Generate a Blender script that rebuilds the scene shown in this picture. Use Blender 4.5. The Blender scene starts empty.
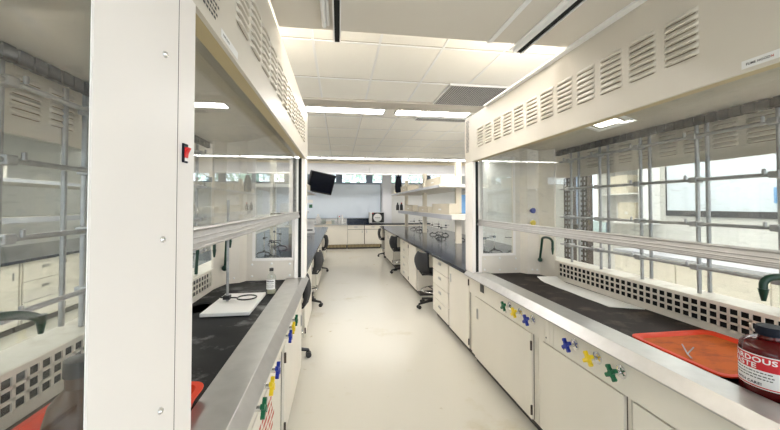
import bpy, bmesh, math, random
from mathutils import Vector, Matrix
random.seed(11)
C = bpy.context.scene.collection
PI = math.pi
SC = bpy.context.scene

# ------------------------------------------------------------------ materials
def nt(name):
    m = bpy.data.materials.new(name); m.use_nodes = True
    n = m.node_tree; n.nodes.clear()
    out = n.nodes.new('ShaderNodeOutputMaterial')
    return m, n, out

def pbr(name, col, rough=.5, metal=0., var=.0, vscale=6., bump=0., bscale=40., emit=None, estr=0., coat=0., spec=.5):
    m, n, out = nt(name)
    b = n.nodes.new('ShaderNodeBsdfPrincipled')
    n.links.new(b.outputs[0], out.inputs[0])
    b.inputs['Base Color'].default_value = (*col, 1)
    b.inputs['Roughness'].default_value = rough
    b.inputs['Metallic'].default_value = metal; b.inputs['Specular IOR Level'].default_value = spec
    if coat: b.inputs['Coat Weight'].default_value = coat
    tc = n.nodes.new('ShaderNodeTexCoord')
    if var:
        t = n.nodes.new('ShaderNodeTexNoise'); t.inputs['Scale'].default_value = vscale; t.inputs['Detail'].default_value = 5
        n.links.new(tc.outputs['Object'], t.inputs['Vector'])
        r = n.nodes.new('ShaderNodeValToRGB')
        r.color_ramp.elements[0].position = .3; r.color_ramp.elements[1].position = .7
        r.color_ramp.elements[0].color = (*[c*(1-var) for c in col], 1)
        r.color_ramp.elements[1].color = (*[min(1, c*(1+var)) for c in col], 1)
        n.links.new(t.outputs['Fac'], r.inputs[0]); n.links.new(r.outputs[0], b.inputs['Base Color'])
    if bump:
        t2 = n.nodes.new('ShaderNodeTexNoise'); t2.inputs['Scale'].default_value = bscale
        n.links.new(tc.outputs['Object'], t2.inputs['Vector'])
        bp = n.nodes.new('ShaderNodeBump'); bp.inputs['Strength'].default_value = bump; bp.inputs['Distance'].default_value = .01
        n.links.new(t2.outputs['Fac'], bp.inputs['Height']); n.links.new(bp.outputs[0], b.inputs['Normal'])
    if emit:
        b.inputs['Emission Color'].default_value = (*emit, 1); b.inputs['Emission Strength'].default_value = estr
    return m

def glass_mat(name, tint=(1, 1, 1), rough=0.0, dirt=0., f0=.04):
    # thin sheet: clear with Fresnel reflection (Schlick), optional worn patches
    m, n, out = nt(name)
    L = n.links.new
    tr = n.nodes.new('ShaderNodeBsdfTransparent'); tr.inputs[0].default_value = (*tint, 1)
    gl = n.nodes.new('ShaderNodeBsdfGlossy'); gl.inputs['Roughness'].default_value = rough
    lw = n.nodes.new('ShaderNodeLayerWeight'); lw.inputs['Blend'].default_value = .5
    p = n.nodes.new('ShaderNodeMath'); p.operation = 'POWER'; p.inputs[1].default_value = 5
    L(lw.outputs['Facing'], p.inputs[0])
    ma = n.nodes.new('ShaderNodeMath'); ma.operation = 'MULTIPLY_ADD'; ma.inputs[1].default_value = 1-f0; ma.inputs[2].default_value = f0
    L(p.outputs[0], ma.inputs[0])
    mx = n.nodes.new('ShaderNodeMixShader')
    L(ma.outputs[0], mx.inputs[0]); L(tr.outputs[0], mx.inputs[1]); L(gl.outputs[0], mx.inputs[2])
    last = mx.outputs[0]
    if dirt:
        tc = n.nodes.new('ShaderNodeTexCoord')
        mp = n.nodes.new('ShaderNodeMapping'); mp.inputs['Scale'].default_value = (3, 6, 22); mp.inputs['Rotation'].default_value = (.6, 0, 0)
        L(tc.outputs['Object'], mp.inputs[0])
        t = n.nodes.new('ShaderNodeTexNoise'); t.inputs['Scale'].default_value = 2.2; t.inputs['Detail'].default_value = 6
        L(mp.outputs[0], t.inputs['Vector'])
        r = n.nodes.new('ShaderNodeMapRange'); r.inputs[1].default_value = .58; r.inputs[2].default_value = .8; r.inputs[4].default_value = dirt
        r.inputs[3].default_value = dirt*.08
        L(t.outputs['Fac'], r.inputs[0])
        df = n.nodes.new('ShaderNodeBsdfDiffuse'); df.inputs[0].default_value = (.8, .8, .8, 1)
        m2 = n.nodes.new('ShaderNodeMixShader')
        L(r.outputs[0], m2.inputs[0]); L(last, m2.inputs[1]); L(df.outputs[0], m2.inputs[2])
        last = m2.outputs[0]
    L(last, out.inputs[0])
    return m

def speck(name, base, spot, scale, lo, hi, rough=.4, rot=(0, 0, 0), stretch=(1, 1, 1), second=None, metal=0., spec=.5):
    # base colour with shaped stains or scuffs
    m, n, out = nt(name); L = n.links.new
    b = n.nodes.new('ShaderNodeBsdfPrincipled'); L(b.outputs[0], out.inputs[0])
    b.inputs['Roughness'].default_value = rough; b.inputs['Metallic'].default_value = metal; b.inputs['Specular IOR Level'].default_value = spec
    tc = n.nodes.new('ShaderNodeTexCoord'); mp = n.nodes.new('ShaderNodeMapping')
    mp.inputs['Rotation'].default_value = rot; mp.inputs['Scale'].default_value = stretch
    L(tc.outputs['Object'], mp.inputs[0])
    t = n.nodes.new('ShaderNodeTexNoise'); t.inputs['Scale'].default_value = scale; t.inputs['Detail'].default_value = 9; t.inputs['Roughness'].default_value = .65
    L(mp.outputs[0], t.inputs['Vector'])
    r = n.nodes.new('ShaderNodeMapRange'); r.inputs[1].default_value = lo; r.inputs[2].default_value = hi
    L(t.outputs['Fac'], r.inputs[0])
    mx = n.nodes.new('ShaderNodeMix'); mx.data_type = 'RGBA'
    mx.inputs[6].default_value = (*base, 1); mx.inputs[7].default_value = (*spot, 1)
    L(r.outputs[0], mx.inputs[0])
    res = mx.outputs[2]
    if second:
        col, sc2, lo2, hi2 = second
        t2 = n.nodes.new('ShaderNodeTexNoise'); t2.inputs['Scale'].default_value = sc2; t2.inputs['Detail'].default_value = 4
        L(tc.outputs['Object'], t2.inputs['Vector'])
        r2 = n.nodes.new('ShaderNodeMapRange'); r2.inputs[1].default_value = lo2; r2.inputs[2].default_value = hi2
        L(t2.outputs['Fac'], r2.inputs[0])
        m2 = n.nodes.new('ShaderNodeMix'); m2.data_type = 'RGBA'; m2.inputs[7].default_value = (*col, 1)
        L(r2.outputs[0], m2.inputs[0]); L(res, m2.inputs[6]); res = m2.outputs[2]
    L(res, b.inputs['Base Color'])
    return m

CREAM = (.80, .755, .67)
M = dict(
    hood=pbr('hood_enamel', (.66, .61, .525), .38, var=.02, vscale=3),
    post=pbr('post_enamel', (.88, .835, .795), .40, var=.02, vscale=2),
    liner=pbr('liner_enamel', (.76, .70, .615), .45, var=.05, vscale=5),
    tan=pbr('tan_flange', (.50, .40, .22), .5),
    cab=pbr('cabinet_enamel', (.765, .72, .63), .38, var=.02, vscale=3),
    cab_gap=pbr('joint_shadow_gap', (.10, .08, .06), .8),
    slotshade=pbr('louver_opening_shade', (.22, .17, .11), .7),
    beam=pbr('beam_paint', (.60, .55, .475), .7),
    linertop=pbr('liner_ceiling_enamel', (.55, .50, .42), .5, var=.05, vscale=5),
    reveal=pbr('reveal_shadow_line', (.58, .53, .45), .9),
    toe=pbr('toe_kick', (.05, .045, .04), .6),
    steel=pbr('brushed_stainless', (.51, .50, .485), .34, .85, var=.06, vscale=14),
    chrome=pbr('chrome', (.75, .75, .75), .12, 1.),
    alu=pbr('ribbed_aluminium', (.44, .43, .42), .42, .8, var=.05, vscale=30),
    rod=pbr('grey_rod', (.36, .36, .36), .4, .6, var=.15, vscale=25),
    epoxy=speck('black_epoxy', (.010, .010, .011), (.36, .36, .36), 4.6, .53, .76, .5, second=((.035, .035, .035), 2.2, .48, .75), spec=.12),
    mat=speck('dark_work_surface', (.020, .014, .013), (.15, .12, .09), 7, .52, .88, .6, spec=.15),
    bench=pbr('black_bench_top', (.007, .013, .030), .14, var=.15, vscale=9, spec=.32),
    black=pbr('black_plastic', (.012, .012, .013), .35),
    rubber=pbr('black_fabric', (.02, .02, .022), .75, bump=.3, bscale=200),
    dark=pbr('dark_grey', (.05, .05, .055), .5),
    darkstrip=speck('corroded_slot_baffle', (.012, .012, .013), (.10, .09, .075), 14, .5, .8, .7),
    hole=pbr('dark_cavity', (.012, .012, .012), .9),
    green=pbr('green_plastic', (.005, .12, .05), .3), darkgreen=pbr('dark_green_enamel', (.003, .035, .018), .35),
    yellow=pbr('yellow_plastic', (.85, .62, .02), .35), blue=pbr('blue_plastic', (.01, .03, .30), .35),
    red=pbr('red_tray_plastic', (.72, .05, .012), .5, spec=.25), redbot=pbr('red_switch', (.70, .02, .02), .35),
    orange=speck('orange_tray_floor', (.56, .115, .012), (.22, .045, .015), 8, .48, .75, .65, spec=.2, stretch=(1, 2, 1)),
    white=pbr('white_plastic', (.85, .84, .82), .4), paper=pbr('paper', (.86, .85, .83), .7),
    pad=pbr('white_bench_pad', (.80, .79, .76), .75, bump=.3, bscale=60),
    ink=pbr('ink', (.05, .05, .055), .7), redink=pbr('red_ink', (.55, .14, .11), .7),
    labelred=pbr('label_red', (.60, .01, .02), .45), waste=pbr('amber_red_glass', (.085, .004, .004), .12),
    amber=pbr('amber_glass', (.075, .028, .008), .3), navy=pbr('navy_cap', (.006, .008, .016), .5, spec=.15),
    tile=pbr('ceiling_tile', (.97, .94, .87), .85, bump=.15, bscale=220),
    tbar=pbr('ceiling_tee_bar', (.93, .92, .90), .5),
    soffit=pbr('soffit_panel', (.74, .69, .61), .7, var=.03, vscale=1.5),
    lamp=pbr('lamp_lens', (.9, .9, .9), .5, emit=(1, .98, .95), estr=18.5),
    lamp2=pbr('lamp_lens_dimmer', (.9, .9, .9), .5, emit=(1, .98, .95), estr=10.5),
    hoodlamp=pbr('hood_lamp_lens', (.9, .9, .9), .5, emit=(1, .96, .9), estr=3),
    wall=pbr('wall_paint', (.78, .77, .74), .7, var=.02, vscale=2),
    board=pbr('pale_blue_board', (.76, .83, .91), .25), column=pbr('column_paint', (.80, .80, .83), .6),
    shade=pbr('white_shade', (.60, .59, .585), .7), trim=pbr('beige_trim', (.72, .62, .45), .5),
    mull=pbr('window_frame', (.22, .27, .36), .45),
    screen=pbr('screen_black', (.006, .007, .012), .12), card=pbr('cardboard', (.70, .635, .51), .75, var=.05, vscale=4),
    shelf=pbr('shelf_laminate', (.74, .70, .63), .45), shelfedge=pbr('shelf_edge_grey', (.50, .51, .55), .4),
    shelfpost=pbr('shelf_post', (.70, .635, .51), .45),
    perf=None, leaf=pbr('leaf', (.60, .74, .60), .7, var=.3, vscale=3), bark=pbr('bark', (.2, .15, .1), .8),
    skyblue=pbr('blue_paper', (.20, .42, .75), .6), brown=pbr('brown_steel', (.06, .04, .03), .55, var=.3, vscale=6),
    glassb=glass_mat('bottle_glass', (.93, .95, .93)), win=glass_mat('window_glass', (.97, .99, 1.)),
    sash=glass_mat('sash_glass', (.95, .96, .95), dirt=.13), rear=glass_mat('rear_glass', (.90, .92, .91), dirt=.12),
    ground=pbr('outside_ground', (.30, .32, .26), .9),
    floor=speck('floor_vinyl', (.66, .63, .55), (.52, .45, .28), 1.3, .58, .82, .22, second=((.36, .28, .13), 7, .70, .80)),
)
# perforated metal: rows of dark holes
def perf_mat():
    m, n, out = nt('perforated_metal'); L = n.links.new
    b = n.nodes.new('ShaderNodeBsdfPrincipled'); L(b.outputs[0], out.inputs[0]); b.inputs['Roughness'].default_value = .5
    tc = n.nodes.new('ShaderNodeTexCoord')
    v = n.nodes.new('ShaderNodeTexVoronoi'); v.inputs['Scale'].default_value = 32; v.inputs['Randomness'].default_value = 0
    L(tc.outputs['Object'], v.inputs['Vector'])
    r = n.nodes.new('ShaderNodeValToRGB'); r.color_ramp.elements[0].position = .41; r.color_ramp.elements[1].position = .50
    r.color_ramp.elements[0].color = (.05, .05, .055, 1); r.color_ramp.elements[1].color = (.66, .63, .60, 1)
    L(v.outputs['Distance'], r.inputs[0]); L(r.outputs[0], b.inputs['Base Color'])
    return m
M['perf'] = perf_mat()

# ------------------------------------------------------------------ mesh builder
class MB:
    def __init__(s, f=None): s.bm = bmesh.new(); s.f = f or (lambda a, b, c: (a, b, c))
    def v(s, p): return s.bm.verts.new(s.f(*p))
    def face(s, vs):
        try: return s.bm.faces.new(vs)
        except ValueError: return None
    def box(s, a, b):
        x0, y0, z0 = [min(i, j) for i, j in zip(a, b)]; x1, y1, z1 = [max(i, j) for i, j in zip(a, b)]
        V = [s.v(p) for p in ((x0, y0, z0), (x1, y0, z0), (x1, y1, z0), (x0, y1, z0), (x0, y0, z1), (x1, y0, z1), (x1, y1, z1), (x0, y1, z1))]
        for q in ((0, 3, 2, 1), (4, 5, 6, 7), (0, 1, 5, 4), (1, 2, 6, 5), (2, 3, 7, 6), (3, 0, 4, 7)): s.face([V[i] for i in q])
        return s
    def quad(s, *ps): s.face([s.v(p) for p in ps]); return s
    def prism(s, poly, c0, c1, axis='v'):
        # poly of 2-D points; axis 'v': (u,w) extruded along v; 'w': (u,v) along w; 'u': (v,w) along u
        def P(q, c): return {'v': (q[0], c, q[1]), 'w': (q[0], q[1], c), 'u': (c, q[0], q[1])}[axis]
        A = [s.v(P(q, c0)) for q in poly]; B = [s.v(P(q, c1)) for q in poly]; n = len(poly)
        s.face(A[::-1]); s.face(B)
        for i in range(n): s.face([A[i], A[(i+1) % n], B[(i+1) % n], B[i]])
        return s
    def tube(s, pts, r, seg=10, cap=True, r1=None):
        P = [Vector(s.f(*p)) for p in pts]; rings = []; N = len(P)
        for i, p in enumerate(P):
            t = (P[min(i+1, N-1)]-P[max(i-1, 0)])
            t = t.normalized() if t.length > 1e-9 else Vector((0, 0, 1))
            if i == 0:
                a = Vector((0, 0, 1)) if abs(t.z) < .9 else Vector((1, 0, 0)); x = t.cross(a).normalized()
            else: x = (x - t*x.dot(t)).normalized()
            y = t.cross(x); rr = r if r1 is None else r+(r1-r)*i/(N-1)
            rings.append([s.bm.verts.new(p+rr*(math.cos(2*PI*k/seg)*x+math.sin(2*PI*k/seg)*y)) for k in range(seg)])
        for a, b in zip(rings, rings[1:]):
            for k in range(seg): s.face([a[k], a[(k+1) % seg], b[(k+1) % seg], b[k]])
        if cap: s.face(rings[0][::-1]); s.face(rings[-1])
        return s
    def ring(s, c, R, r, seg=28, sub=8, ax=(0, 0, 1)):
        c = Vector(s.f(*c)); ax = Vector(ax).normalized(); a = Vector((1, 0, 0)) if abs(ax.x) < .9 else Vector((0, 1, 0))
        x = ax.cross(a).normalized(); y = ax.cross(x); rs = []
        for i in range(seg):
            d = math.cos(2*PI*i/seg)*x+math.sin(2*PI*i/seg)*y
            rs.append([s.bm.verts.new(c+d*(R+r*math.cos(2*PI*k/sub))+ax*r*math.sin(2*PI*k/sub)) for k in range(sub)])
        for i in range(seg):
            a, b = rs[i], rs[(i+1) % seg]
            for k in range(sub): s.face([a[k], a[(k+1) % sub], b[(k+1) % sub], b[k]])
        return s
    def lathe(s, prof, c=(0, 0, 0), seg=24, ax='w', sx=1., sy=1.):
        rs = []
        for (r, h) in prof:
            row = []
            for k in range(seg):
                a, b = r*math.cos(2*PI*k/seg)*sx, r*math.sin(2*PI*k/seg)*sy
                q = {'w': (c[0]+a, c[1]+b, c[2]+h), 'u': (c[0]+h, c[1]+a, c[2]+b), 'v': (c[0]+a, c[1]+h, c[2]+b)}[ax]
                row.append(s.v(q))
            rs.append(row)
        for a, b in zip(rs, rs[1:]):
            for k in range(seg): s.face([a[k], a[(k+1) % seg], b[(k+1) % seg], b[k]])
        s.face(rs[0][::-1]); s.face(rs[-1])
        return s
    def ball(s, c, r, seg=12, rows=8, sz=1.):
        return s.lathe([(max(1e-4, r*math.sin(PI*i/rows)), -r*sz*math.cos(PI*i/rows)) for i in range(rows+1)], c, seg)
    def build(s, name, mat, parent=None, smooth=False, bevel=0., recalc=True):
        if recalc: bmesh.ops.recalc_face_normals(s.bm, faces=s.bm.faces)
        me = bpy.data.meshes.new(name); s.bm.to_mesh(me); s.bm.free()
        me.materials.append(M[mat] if isinstance(mat, str) else mat)
        if smooth:
            for p in me.polygons: p.use_smooth = True
            try: me.set_sharp_from_angle(angle=math.radians(38))
            except Exception: pass
        o = bpy.data.objects.new(name, me); C.objects.link(o)
        if parent: o.parent = parent
        if bevel:
            b = o.modifiers.new('edge', 'BEVEL'); b.width = bevel; b.segments = 2; b.limit_method = 'ANGLE'; b.angle_limit = math.radians(50)
        return o

def tag(o, label, cat, group=None, kind=None):
    o['label'] = label; o['category'] = cat
    if group: o['group'] = group
    if kind: o['kind'] = kind
    return o
def thing(name, loc, label, cat, group=None, rz=0.):
    o = bpy.data.objects.new(name, None); C.objects.link(o); o.location = loc; o.rotation_euler = (0, 0, rz)
    o.empty_display_size = .1
    return tag(o, label, cat, group)
def struct(o): o['kind'] = 'structure'; return o
def dup(o, loc, label=None, rz=None, group=None):
    def cp(a, par):
        c = a.copy(); C.objects.link(c)
        if par: c.parent = par
        for ch in list(a.children): cp(ch, c)
        return c
    c = cp(o, None); c.location = loc
    if rz is not None: c.rotation_euler = (0, 0, rz)
    if label: c['label'] = label
    if group: c['group'] = group
    return c

def text_mb(s, size, fn, bold=0.):
    """lettering as mesh; fn maps (x,y) of the flat text to a point"""
    cu = bpy.data.curves.new('letters', 'FONT'); cu.body = s; cu.size = size; cu.offset = bold; cu.space_character = 1.08; cu.align_x = 'LEFT'; cu.resolution_u = 3
    o = bpy.data.objects.new('letters', cu); C.objects.link(o)
    dg = bpy.context.evaluated_depsgraph_get(); me = bpy.data.meshes.new_from_object(o.evaluated_get(dg))
    bpy.data.objects.remove(o); bpy.data.curves.remove(cu)
    m = MB(); m.bm.from_mesh(me); bpy.data.meshes.remove(me)
    xs = [v.co.x for v in m.bm.verts]; w = max(xs) if xs else 0
    for v in m.bm.verts: v.co = Vector(fn(v.co.x, v.co.y))
    return m, w

# ------------------------------------------------------------------ camera
F_PX = 347.
cam = bpy.data.cameras.new('camera'); cam.sensor_width = 36; cam.lens = F_PX*36/780
cam.shift_y = -17.3/780; cam.clip_start = .02
co = bpy.data.objects.new('camera', cam); C.objects.link(co); co.location = (0, 0, 1.6)
co.rotation_euler = (PI/2+math.radians(1.2), 0, -math.atan(51/F_PX))
SC.camera = co

CEIL = 3.10; XL, XR = -7.0, 4.9; YN, YF = -3.0, 13.5

# ------------------------------------------------------------------ room shell
struct(MB().box((XL, YN, -.1), (XR, YF, 0)).build('floor', 'floor'))
struct(MB().box((XL, YN, CEIL), (XR, YF, CEIL+.1)).build('ceiling', 'tile'))
g = MB()
x = .37-.61*12
while x < XR:
    if x > XL: g.box((x-.012, YN, CEIL-.006), (x+.012, YF-2.0, CEIL))
    x += .61
struct(g.build('ceiling_tee_bars', 'tbar'))
g = MB()
for y in (.37, 1.31, 2.25, 3.19, 4.13, 5.07, 5.9, 6.84, 7.78, 8.72, 9.66, 10.6):
    g.box((XL, y-.010, CEIL-.007), (XR, y+.010, CEIL-.0005))
    g.box((XL, y-.022, CEIL-.002), (XR, y-.010, CEIL-.0005))
struct(g.build('ceiling_cross_bars', 'tbar'))
g = MB(); x = .37-.61*12
while x < XR:
    if x > XL: g.box((x+.012, 5.7, CEIL-.0012), (x+.019, YF-2.0, CEIL-.0002))
    x += .61
for y in (1.31, 2.25, 3.19, 4.13, 5.9, 6.84, 7.78, 8.72, 9.66, 10.6): g.box((XL, y-.036, CEIL-.0025), (XR, y-.022, CEIL-.0021))
struct(g.build('ceiling_reveal', 'reveal'))  # grey strips draw the shadow gaps beside the bars
# shallow beam in front of the first light row
struct(MB().box((XL, 4.90, CEIL-.035), (XR, 5.24, CEIL-.001)).build('ceiling_beam', 'beam', bevel=.004))
# dropped soffit between the two hoods
SZ = 2.486
so = struct(MB().box((-.30, YN, SZ), (.80, 1.77, SZ+.10)).box((.815, YN, SZ), (1.30, 1.77, SZ+.10)).build('ceiling_soffit', 'soffit', bevel=.004))
struct(MB().box((.795, YN, SZ-.006), (.82, 1.775, SZ-.0005)).build('trim_1', 'tbar'))
struct(MB().box((1.262, YN, SZ-.014), (1.298, 2.9, SZ-.001)).build('trim_2', 'tbar'))
# bulkhead in front of the windows
struct(MB().box((XL, 11.82, 2.68), (XR, 11.95, CEIL-.06)).build('wall_bulkhead', 'shade'))
struct(MB().box((XL, 11.79, CEIL-.10), (XR, 11.98, CEIL-.015)).build('trim_3', 'trim'))
# walls
WZ0, WZ1 = 2.44, 2.86
struct(MB().box((XL, YF, 0), (XR, YF+.15, WZ0)).build('wall_far', 'wall'))
struct(MB().box((XL, YF, WZ1), (XR, YF+.15, CEIL)).build('wall_far_upper', 'wall'))
struct(MB().box((XL-.15, YN, 0), (XL, YF+.15, CEIL)).build('wall_left', 'wall'))
struct(MB().box((XR, YN, 0), (XR+.15, 5.75, CEIL)).box((XR, 6.7, 0), (XR+.15, YF+.15, CEIL)).box((XR, 5.75, 0), (XR+.15, 6.7, 1.0)).box((XR, 5.75, 2.5), (XR+.15, 6.7, CEIL)).build('wall_right', 'wall'))
struct(MB().box((1.64, YF-.32, 0), (2.0, YF-.002, CEIL)).build('wall_column', 'column', bevel=.005))
# windows of the far wall
k0 = 0
xs = [XL]+[1.17*k for k in range(-5, 5)]
for i in range(len(xs)-1):
    a, b = xs[i], xs[i+1]
    wn = MB(); y0, y1 = YF+.02, YF+.10
    wn.box((a, y0, WZ0), (a+.125, y1, WZ1)).box((b-.125, y0, WZ0), (b, y1, WZ1))
    wn.box((a+.125, y0, WZ0), (b-.125, y1, WZ0+.035)).box((a+.125, y0, WZ1-.03), (b-.125, y1, WZ1))
    w = struct(wn.build('window_%d' % (i+1), 'mull'))
    MB().box((a+.125, y0+.03, WZ0+.035), (b-.125, y0+.036, WZ1-.03)).build('pane', 'win', w)
wn = MB().box((XR+.02, 5.75, 1.0), (XR+.1, 5.82, 2.5)).box((XR+.02, 6.63, 1.0), (XR+.1, 6.7, 2.5)).box((XR+.02, 5.82, 1.0), (XR+.1, 6.63, 1.07)).box((XR+.02, 5.82, 2.43), (XR+.1, 6.63, 2.5))
w = struct(wn.build('window_20', 'mull')); MB().box((XR+.05, 5.82, 1.07), (XR+.056, 6.63, 2.43)).build('pane', 'win', w)
struct(MB().box((-30, YF+.2, -.4), (30, 45, -.3)).build('ground_outside', 'ground'))

# outside trees
def tree(x, y, h, label):
    t = thing('tree', (x, y, -.3), label, 'tree', 'trees outside the windows')
    MB().tube([(0, 0, 0), (.05, 0, h*.3), (0, .05, h*.6)], .16, 8, r1=.07).build('trunk', 'bark', t, True)
    m = MB()
    for i in range(420):
        a, b = random.uniform(0, 2*PI), math.acos(random.uniform(-1, 1)); r = random.uniform(.5, 1)**.5
        p = Vector((r*1.9*math.sin(b)*math.cos(a), r*1.7*math.sin(b)*math.sin(a), h*.68+r*h*.36*math.cos(b)))
        d = Vector((random.gauss(0, 1), random.gauss(0, 1), random.gauss(0, 1))).normalized()*.22
        e = d.orthogonal().normalized()*.12
        m.quad(p-d, p+e, p+d, p-e)
    m.build('crown', 'leaf', t, recalc=False)
tree(-2.0, 20, 5.2, 'leafy green tree outside, seen behind the black television')
tree(1.9, 20.5, 5.6, 'leafy green tree outside, in the window panes beside the pale column')
tree(5.9, 20, 5.0, 'leafy green tree outside, behind the bench shelves')
tree(-6.1, 21, 5.4, 'leafy green tree outside, beyond the farthest windows from the column')

# ------------------------------------------------------------------ ceiling lights
def light(x0, y0, w, dpt, z, label, group, first=[None], lens='lamp'):
    if first[0] is None:
        t = thing('ceiling_light', (0, 0, 0), label, 'ceiling light', group)
        m = MB()
        m.box((0, 0, -.03), (1.22, .02, 0)).box((0, .30-.02, -.03), (1.22, .30, 0)).box((0, .02, -.03), (.02, .28, 0)).box((1.20, .02, -.03), (1.22, .28, 0)).box((.02, .02, -.006), (1.20, .28, 0))
        m.build('frame', 'white', t)
        MB().box((.021, .021, -.027), (1.199, .279, -.007)).build('diffuser', lens, t)
        first[0] = t; t.location = (x0, y0, z)
        return t
    return dup(first[0], (x0, y0, z), label, group=group)
names1 = {0: 'long ceiling light in the nearer row, beside the perforated grille', -1: 'long ceiling light in the nearer row, the one over the middle of the aisle'}
for k in (-4, -3, -2, -1, 0, 1, 2):
    light(.88+1.39*k, 5.27, 1.22, .3, CEIL-.001, names1.get(k, 'ceiling light of the nearer row, hidden behind a fume hood header'), 'ceiling lights of the nearer row')
ROW2 = [None]
names2 = {0: 'long ceiling light of the distant row near the windows, on the shelf side', -1: 'long ceiling light of the distant row near the windows, above the television side'}
for k in (-4, -3, -2, -1, 0, 1, 2):
    lt = light(.82+1.39*k, 10.85, 1.22, .3, CEIL-.001, names2.get(k, 'ceiling light of the distant row, beyond the benches to either side'), 'ceiling lights of the distant row', ROW2, 'lamp2'); lt.scale = (1.125, 1, 1)
for k, yy in ((-3, 2.1), (-2, 2.1), (1, 2.1), (2, 2.1), (-3, -.5), (-2, -.5), (2, 3.7), (2, .5), (0, 2.45), (-1, 1.2), (0, 1.2), (-2, 2.65)):  # extra unseen fixtures, put in to brighten the ceiling and side bays
    light(.88+1.39*k, yy, 1.22, .3, CEIL-.001, 'unseen ceiling light added above or behind a fume hood for extra light', 'unseen ceiling lights added above the hoods')

# perforated grilles
def grille(x0, y0, x1, y1, label):
    t = thing('perforated_grille', (x0, y0, CEIL-.034), label, 'ceiling grille', 'perforated ceiling grilles')
    MB().box((0, 0, 0), (x1-x0, y1-y0, .004)).build('panel', 'perf', t)
    m = MB(); w, d = x1-x0, y1-y0
    m.box((-.014, -.014, 0), (0, d+.014, .026)).box((w, -.014, 0), (w+.014, d+.014, .026)).box((0, -.014, 0), (w, 0, .026)).box((0, d, 0), (w, d+.014, .026))
    m.build('frame', 'tbar', t)
    for (a, b) in ((.35*w, -.01), (.35*w, d+.01)): MB().tube([(a, b, .026), (a, b, .0335)], .004, 6).build('hanger', 'chrome', t)
grille(1.36, 4.08, 2.25, 4.87, 'square perforated grey ceiling grille in front of the nearer light row')
grille(1.30, 5.68, 2.4, 5.86, 'shallow perforated grey ceiling grille just beyond the nearer light row')
# ceiling tracks under the soffit
def track(x, y1, w, label, dark):
    t = thing('ceiling_track', (x, 0, SZ), label, 'ceiling track', 'tracks under the soffit')
    m = MB().box((-w/2, YN, -.03), (-w/2+.006, y1, -.001)).box((w/2-.006, YN, -.03), (w/2, y1, -.001)).box((-w/2+.006, YN, -.006), (w/2-.006, y1, -.001))
    m.build('channel', 'tbar', t)
    MB().box((-w/2+.0065, YN, -.024), (w/2-.0065, y1-.01, -.0065)).build('slot', dark, t)
    return t
t1 = track(-.012, 1.85, .038, 'narrow ceiling track with a dark slot, over the middle of the aisle', 'hole')
t = track(1.0, 1.83, .046, 'wider ceiling track with a black slot, near the white-labelled hood', 'hole')
MB().box((-.046, YN, -.012), (-.024, 1.83, -.0015)).build('flange', 'tbar', t)
MB().tube([(-.062, YN, -.014), (-.062, 1.70, -.014)], .011, 10).tube([(-.043, YN, -.009), (-.043, 1.70, -.009)], .007, 8).build('conduit', 'tbar', t1, True)

# ------------------------------------------------------------------ fume hoods
def louver_shapes(m, dark, v0, v1, w0, n, pitch, u=0., out=-1):
    for k in range(n):
        w = w0+pitch*k; h = pitch*.80; b = .012*out
        st = []
        for (v, q) in ((v0, 0), (v0+.012, .75), (v0+.028, 1), (v1-.028, 1), (v1-.012, .75), (v1, 0)):
            st.append([m.v((u, v, w+h)), m.v((u+b*q*.55, v, w+h*.75)), m.v((u+b*q, v, w+h*.30)), m.v((u+b*q*.9, v, w+.001)), m.v((u, v, w))])
        for a, c in zip(st, st[1:]):
            for i in range(4): m.face([a[i], c[i], c[i+1], a[i+1]])
        dark.quad((u+b*.12, v0+.01, w+.0012), (u+b*.12, v1-.01, w+.0012), (u+b*.12, v1-.01, w-.0035), (u+b*.12, v0+.01, w-.0035))  # dark strip coloured as the shade inside the louver opening

def dashes(m, pt, rows, width, rh, fill=.75):
    """rows of small printed dashes; pt(x, y) -> point"""
    for r in range(rows):
        x = 0.
        end = width*random.uniform(.75, 1)
        while x < end:
            l = random.uniform(.006, .016); y = -r*rh
            l = min(l, width-x)
            m.quad(pt(x, y), pt(x+l, y), pt(x+l, y-rh*.55), pt(x, y-rh*.55)); x += l+.004

def valve(root, f, v, w, col, u0=.03):
    fl = MB(f).lathe([(.032, 0), (.032, -.004), (.024, -.009), (.011, -.011), (.011, -.046), (.0005, -.046)], (u0, v, w), 18, 'u').build('valve', 'chrome', root, True)
    m = MB(f)
    for k in range(4):
        a = PI/4+k*PI/2+.12; d = (math.cos(a), math.sin(a)); n = (-d[1], d[0]); u = u0-.046
        P = []
        for (r, h) in ((.0, .012), (.014, .009), (.024, .007), (.030, .010), (.036, .009), (.039, .004)): P.append((r, h))
        A = [m.v((u-.016, v+d[0]*r+n[0]*h, w+d[1]*r+n[1]*h)) for r, h in P]+[m.v((u-.016, v+d[0]*r-n[0]*h, w+d[1]*r-n[1]*h)) for r, h in P[::-1]]
        B = [m.v((u, v+d[0]*r+n[0]*h, w+d[1]*r+n[1]*h)) for r, h in P]+[m.v((u, v+d[0]*r-n[0]*h, w+d[1]*r-n[1]*h)) for r, h in P[::-1]]
        m.face(A); m.face(B[::-1])
        for i in range(len(A)): j = (i+1) % len(A); m.face([A[i], A[j], B[j], B[i]])
    m.lathe([(.012, 0), (.012, -.020), (.0005, -.020)], (u0-.045, v, w), 14, 'u')
    m.build('handle', col, fl)['label'] = col+' four-lobed valve handle'

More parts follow.
